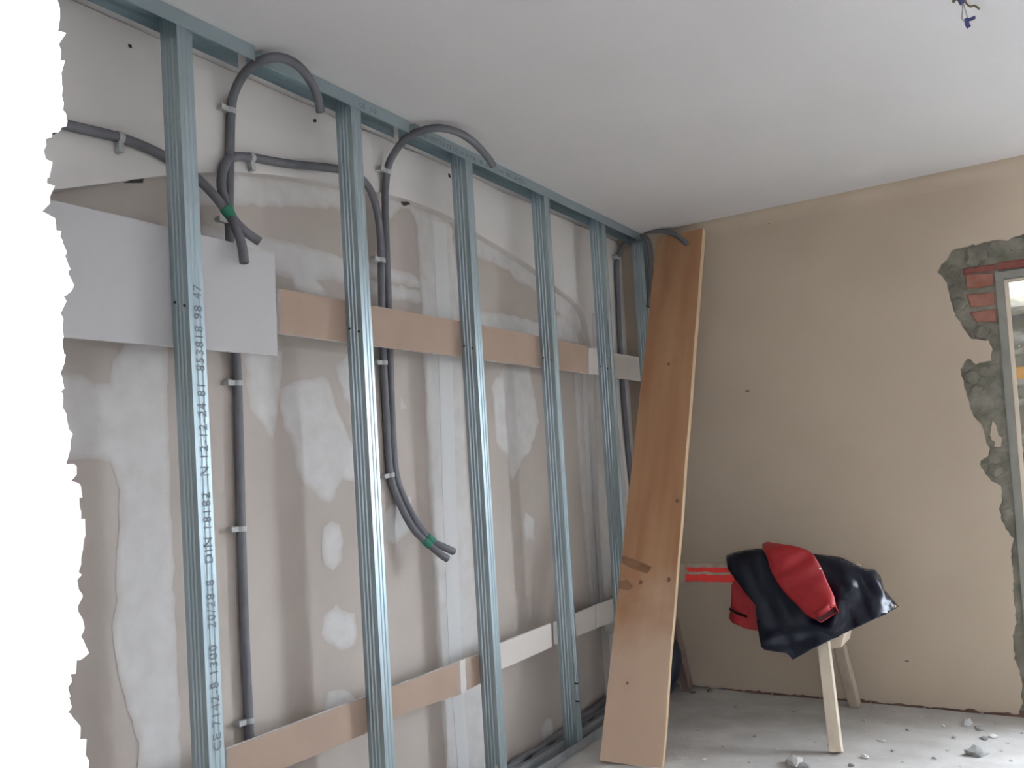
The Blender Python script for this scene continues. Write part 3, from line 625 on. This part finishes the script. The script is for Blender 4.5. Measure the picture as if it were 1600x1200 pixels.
# ------------------------------------------------------------------ jacket over the sawhorse
jk = thing('jacket', 'navy and red waterproof jacket draped over the sawhorse', 'jacket')
def sheet(name, outline, yfun, m, th=.006, n=46, parent=jk, sub=True):
    """cloth panel: outline in picture coordinates gives its X,Z extent at the sawhorse, yfun(X, Z, depth below rim) its fall"""
    P = [onY(x, y, YB-.07) for x, y in outline]; P2 = []
    for a_, b_ in zip(P, P[1:]+P[:1]):
        k = max(1, int((b_-a_).length/.012)); P2 += [(a_.x+(b_.x-a_.x)*j/k, a_.z+(b_.z-a_.z)*j/k) for j in range(k)]
    xs = [p[0] for p in P2]; zs = [p[1] for p in P2]; x0, x1, z0, z1 = min(xs), max(xs), min(zs), max(zs)
    bm = bmesh.new(); f = bm.faces.new([bm.verts.new((x, 0, zz)) for x, zz in P2])
    for k in range(1, n):
        for co, no in (((x0+(x1-x0)*k/n, 0, 0), (1, 0, 0)), ((0, 0, z0+(z1-z0)*k/n), (0, 0, 1))):
            bmesh.ops.bisect_plane(bm, geom=bm.verts[:]+bm.edges[:]+bm.faces[:], plane_co=co, plane_no=no)
    bmesh.ops.triangulate(bm, faces=[f for f in bm.faces if len(f.verts) > 4])
    def rim(x):
        best = None
        for i in range(len(P2)):
            (xa, za), (xb, zb2) = P2[i], P2[(i+1) % len(P2)]
            if (xa <= x <= xb or xb <= x <= xa) and xa != xb:
                zz = za+(zb2-za)*(x-xa)/(xb-xa); best = zz if best is None or zz > best else best
        return best if best is not None else z1
    for v in bm.verts:
        y = yfun(v.co.x, v.co.z, rim(v.co.x)-v.co.z); k = (y-(YB-.07))/(YB-.07)
        v.co = V3((v.co.x+(v.co.x-CAM.x)*k, y, v.co.z+(v.co.z-CAM.z)*k))
    o = link(name, bm, m, parent, smooth=True); s = o.modifiers.new('cloth', 'SOLIDIFY'); s.thickness = th; s.offset = 1
    return o
YF = YB-.055
def over(t, r=.055): return 0 if t > r else (r-math.sqrt(max(0, r*r-(r-max(t, 0))**2)))*1.0
CREASE = []
for p_, q_, am, wd_ in (((1318, 900), (1338, 930), .022, .016), ((1328, 940), (1344, 980), .020, .014), ((1352, 930), (1370, 968), .020, .013), ((1338, 884), (1398, 945), .018, .016), ((1285, 872), (1345, 900), .010, .02),
                        ((1315, 930), (1300, 985), .014, .018), ((1190, 1000), (1275, 985), .012, .02), ((1150, 880), (1190, 960), .012, .02), ((1205, 930), (1250, 1010), .012, .022), ((1180, 870), (1195, 930), .010, .018), ((1270, 975), (1310, 990), .012, .014)):
    a_, b_ = onY(*p_, YB-.07), onY(*q_, YB-.07); CREASE.append(((a_.x, a_.z), (b_.x, b_.z), am, wd_))
def navy_front(x, z, t):
    g = min(1, t/.12)
    u = (x-.72)*.80-(z-.62)*.45; f = .012*math.sin(u*42)*g*max(0, min(1, (x-.80)/.15))       # folds running down to the right corner
    f += .006*math.sin(x*30+z*8)*g+.014*noise.noise(V3((x*6, z*5, 3)))*g
    f += .004*noise.noise(V3((x*30+z*18, z*6-x*4, 1)))*g
    for (xa, za), (xb, zb3), am, wd_ in CREASE:
        dx, dz = xb-xa, zb3-za; L2 = dx*dx+dz*dz; k = ((x-xa)*dx+(z-za)*dz)/L2; e = ((x-xa)*dz-(z-za)*dx)/math.sqrt(L2)
        if -.25 < k < 1.25:
            fade = math.sin(math.pi*min(1, max(0, (k+.25)/1.5)))
            f -= am*fade*(math.exp(-(e/wd_)**2)-.6*math.exp(-((e-wd_*1.7)/wd_)**2))
    return YF-.012-.02*g-.42*max(0, t-.02)+over(t)+f
NAVY = [(1135, 870), (1150, 864), (1165, 861), (1182, 859), (1215, 860), (1250, 864), (1279, 868), (1312, 872), (1338, 884), (1351, 890), (1366, 892), (1374, 901), (1377, 912), (1380, 922), (1403, 949), (1374, 964), (1312, 993), (1268, 1015), (1239, 1031), (1233, 1024), (1229, 1021), (1195, 1016), (1190, 1011), (1185, 984), (1182, 947), (1153, 909), (1138, 890)]
sheet('shell', NAVY, navy_front, 'navy')
BACKP = [(1137, 872), (1182, 860), (1250, 865), (1312, 873), (1338, 885), (1350, 892), (1345, 925), (1280, 950), (1200, 935), (1150, 900)]
sheet('shell_back', BACKP, lambda x, z, t: YB+.05-over(t, .07)*1.2, 'navy')
LIN = [(1150, 905), (1143, 914), (1142, 945), (1139, 966), (1144, 973), (1164, 982), (1186, 986), (1200, 985), (1200, 930), (1175, 908)]
sheet('lining', LIN, lambda x, z, t: YF-.01-.12*t+.008*noise.noise(V3((x*14, z*9, 7))), 'red', th=.005, n=24)
bm = bmesh.new(); zp = [V3((onY(x, y, YF-.02).x, YF-.012, onY(x, y, YF-.02).z)) for x, y in ((1141, 950), (1150, 956), (1160, 960), (1169, 963))]
zp = [p+V3((0, -.022, 0)) for p in zp]; tube(bm, catmull(zp, 4), [.006]*13, 6); link('zip', bm, 'screw', jk)
# sleeve: flattened tube following its two outlines
SR = [(1192, 849), (1214, 850), (1240, 853), (1266, 862), (1281, 882), (1291, 905), (1299, 922), (1304, 934), (1307, 951)]
SLf = [(1183, 853), (1190, 860), (1197, 869), (1205, 893), (1216, 911), (1229, 928), (1244, 944), (1259, 959), (1276, 969)]
bm = bmesh.new(); rings = []
Rp = catmull([V3((x, y, 0)) for x, y in SR], 4); Lp_ = catmull([V3((x, y, 0)) for x, y in SLf], 4); seg = 20
for k, (a_, b_) in enumerate(zip(Rp, Lp_)):
    s = k/(len(Rp)-1); yc = YF-.055-.02*s-.42*.36*max(0, s-.1)
    A = onY(a_.x, a_.y, yc); B = onY(b_.x, b_.y, yc); c = (A+B)/2; hw = (B-A)/2
    th = .020+.012*s+.022*max(0, s-.6)/.4; back_ = .09*max(0, 1-s/.25)**2
    ring = []
    for q in range(seg):
        an = 2*math.pi*q/seg; wr = 1+.0*s
        p = c+hw*math.cos(an)+V3((0, th*math.sin(an)+back_, 0))
        p += V3((0, 1, 0))*.008*noise.noise(V3((p.x*16+p.z*10, p.z*12, 2)))*2
        p += V3((0, 1, 0))*.007*math.sin((p.z*.8-p.x*.5)*75)*max(0, 1-abs(s-.45)/.35)*(math.sin(an) < 0)
        ring.append(bm.verts.new(p))
    rings.append(ring)
for A, B in zip(rings, rings[1:]):
    for k in range(seg): bm.faces.new((A[k], A[(k+1) % seg], B[(k+1) % seg], B[k]))
bm.faces.new(rings[0])
# cuff turned inwards, opening visible
inner = []; cen = sum((v.co for v in rings[-1]), V3())/seg
axs = (cen-sum((v.co for v in rings[-4]), V3())/seg).normalized()
for v in rings[-1]: v.co += axs*(.022 if v.co.y > cen.y else -.040)*min(1, abs(v.co.y-cen.y)/.02)
sl = link('sleeve', bm, 'red', jk, smooth=True); s_ = sl.modifiers.new('cloth', 'SOLIDIFY'); s_.thickness = .004; s_.offset = -1
me = sl.data; ringco = [me.vertices[i].co.copy() for i in range(len(me.vertices)-seg, len(me.vertices))]
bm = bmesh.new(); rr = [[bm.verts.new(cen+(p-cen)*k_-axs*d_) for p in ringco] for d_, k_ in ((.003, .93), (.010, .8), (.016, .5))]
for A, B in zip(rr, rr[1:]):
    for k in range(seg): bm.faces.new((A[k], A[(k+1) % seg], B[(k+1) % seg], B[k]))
bm.faces.new(rr[-1]); link('cuff_lining', bm, 'cuff_shade', sl, smooth=True)
p = onY(1281, 889, YF-.14); bm = bmesh.new(); bmesh.ops.create_uvsphere(bm, u_segments=10, v_segments=6, radius=.006, matrix=Matrix.Translation(p)); link('snap_button', bm, 'metal', jk, smooth=True)
p = onY(1399, 947, YB-.13); bm = bmesh.new(); bmesh.ops.create_uvsphere(bm, u_segments=8, v_segments=6, radius=.006, matrix=Matrix.Translation((p.x, YB-.14, p.z))); link('eyelet', bm, 'orangewood', jk)

# ------------------------------------------------------------------ dark bag and rod behind the plank
bgc = onY(1046, 1035, 4.40); bgc.x -= .055; bgc.z = .19; bm = bmesh.new(); bmesh.ops.create_icosphere(bm, subdivisions=4, radius=1)
for v in bm.verts:
    n_ = 1+.16*noise.fractal(v.co*2.2, 1, 2, 4); v.co = V3((v.co.x*.11*n_, v.co.y*.13*n_, v.co.z*.17*n_*(1.25 if v.co.z > 0 else 1)))
    v.co += bgc; v.co.z = max(v.co.z, .003)
tag(link('bag', bm, 'navymatte', smooth=True), 'dark blue plastic bag slumped behind the plank foot', 'bag')
bm = bmesh.new(); r0 = onZ(1064, 1080, .006); r1 = onY(1052, 975, 4.56); tube(bm, [r0, r0+(r1-r0)*.5, r1], [.004]*3, 8)
tag(link('rod', bm, 'wiregrey'), 'thin pale rod standing behind the plank', 'rod')

# ------------------------------------------------------------------ wires in the ceiling
wr = thing('ceiling_wires', 'bare wire ends hanging from the ceiling at upper right', 'wire')
c0 = onZ(1500, -8, H); wr.location = c0
def wire(name, P, m, r):
    dep = (c0-CAM).dot(fw); pts = []
    for x, y, k in P:
        d = ray(x, y); pts.append(CAM+d*((dep+k)/d.dot(fw))-c0)
    bm = bmesh.new(); pp = catmull(pts, 6); tube(bm, pp, [r]*len(pp), 8); return link(name, bm, m, wr, smooth=True)
wire('wire', [(1500, -8, 0), (1503, 2, 0), (1504, 14, -.01), (1503, 28, -.02), (1507, 33, -.02), (1511, 32, -.02), (1510, 22, -.02), (1507, 12, 0), (1503, -5, 0)], 'wiregrey', .0018)
wire('blue_connector', [(1510, 29, -.02), (1511, 37, -.02), (1514, 43, -.02)], 'wireblue', .006)
wire('blue_connector', [(1511, 31, -.02), (1517, 30, -.03), (1523, 27, -.04)], 'wireblue', .005)
wire('blue_connector', [(1498, -4, 0), (1501, 1, 0), (1504, 6, 0)], 'wireblue', .007)
wire('brown_wire', [(1504, -8, 0), (1510, 5, -.01), (1516, 10, -.02), (1523, 9, -.03), (1530, 14, -.04)], 'wirebrown', .003)
wire('brown_wire', [(1496, -6, 0), (1491, 1, 0), (1489, 2, 0)], 'wirebrown', .005)

# ------------------------------------------------------------------ rubble on the floor
def rock(name, px, py, s, m, label, seed, flat=.6, group='rubble on the floor', xz=(1.2, .9)):
    p = onZ(px, py, 0); bm = bmesh.new(); bmesh.ops.create_icosphere(bm, subdivisions=2, radius=1)
    for v in bm.verts:
        n_ = 1+.55*noise.noise(v.co*1.4+V3((seed*3.1, 0, 0))); v.co = V3((v.co.x*s*n_*xz[0], v.co.y*s*n_*xz[1], v.co.z*s*n_*flat))
    lo = min(v.co.z for v in bm.verts)
    for v in bm.verts: v.co.z = max(v.co.z, lo*.3)
    lo = min(v.co.z for v in bm.verts)
    bmesh.ops.translate(bm, vec=V3((0, 0, -lo)), verts=bm.verts[:])
    o = link(name, bm, m); o.location = (p.x, p.y, -.004+.006*noise.fractal(V3((p.x*2.3, p.y*2.3, 3)), 1, 2, 4)); o.rotation_euler = (0, 0, seed); return tag(o, label, 'rubble', group)
rock('rubble_lump', 1527, 1176, .042, 'rubbledark', 'largest dark grey rubble lump at lower right', 1.0, .55)
rock('rubble_lump', 1240, 1192, .036, 'rubble', 'pale jagged rubble lump at the bottom edge left of the leg', 2.2, .8)
rock('rubble_lump', 1255, 1197, .025, 'rubbledark', 'grey rubble lump touching the pale one at the bottom edge', 3.1)
rock('rubble_lump', 1511, 1132, .024, 'rubble', 'pale rubble lump near the wall below the door edge', 4.3, .9)
rock('rubble_lump', 1531, 1139, .022, 'rubbledark', 'grey rubble lump just right of the pale one near the wall', 5.2)
rock('rubble_lump', 1551, 1151, .016, 'gypsum', 'small white plaster crumb at far right', 6.1)
rock('rubble_lump', 1538, 1154, .016, 'rubbledark', 'small grey crumb left of the white plaster crumb', 7.7)
rock('rubble_lump', 1352, 1183, .017, 'gypsum', 'white crumb right of the sawhorse foot near the bottom', 8.4)
rock('rubble_lump', 1378, 1156, .017, 'rubble', 'flat pale crumb a little right of the sawhorse foot', 9.6, .4)
rock('rubble_lump', 1083, 1083, .014, 'mortar', 'dark crumb against the wall beside the left sawhorse leg', 2.9)
rock('rubble_lump', 1109, 1081, .018, 'mortar', 'dark broken bit at the wall foot below the jacket', 4.9)
crumbs = [(1359, 1148), (1474, 1134), (1397, 1112), (1332, 1143), (1297, 1165), (1275, 1159), (1596, 1145), (1420, 1139), (1440, 1160), (1460, 1183), (1490, 1152), (1575, 1160), (1580, 1188), (1410, 1190), (1180, 1150), (1215, 1170), (1130, 1165), (1500, 1195), (1555, 1130), (1150, 1105), (1090, 1140), (1240, 1110), (1385, 1128), (1350, 1125), (1440, 1120), (1565, 1172), (1480, 1170), (1395, 1172), (1330, 1196), (1170, 1190), (1100, 1185)]
R = random.Random(4)
for k, (px, py) in enumerate(crumbs):
    rock('rubble_crumb', px, py, .005+.008*R.random()**2, R.choice(['rubble', 'rubbledark', 'rubble', 'gypsum']), 'tiny loose crumb scattered on the dusty concrete floor', k*1.7, .6, 'tiny crumbs on the floor')
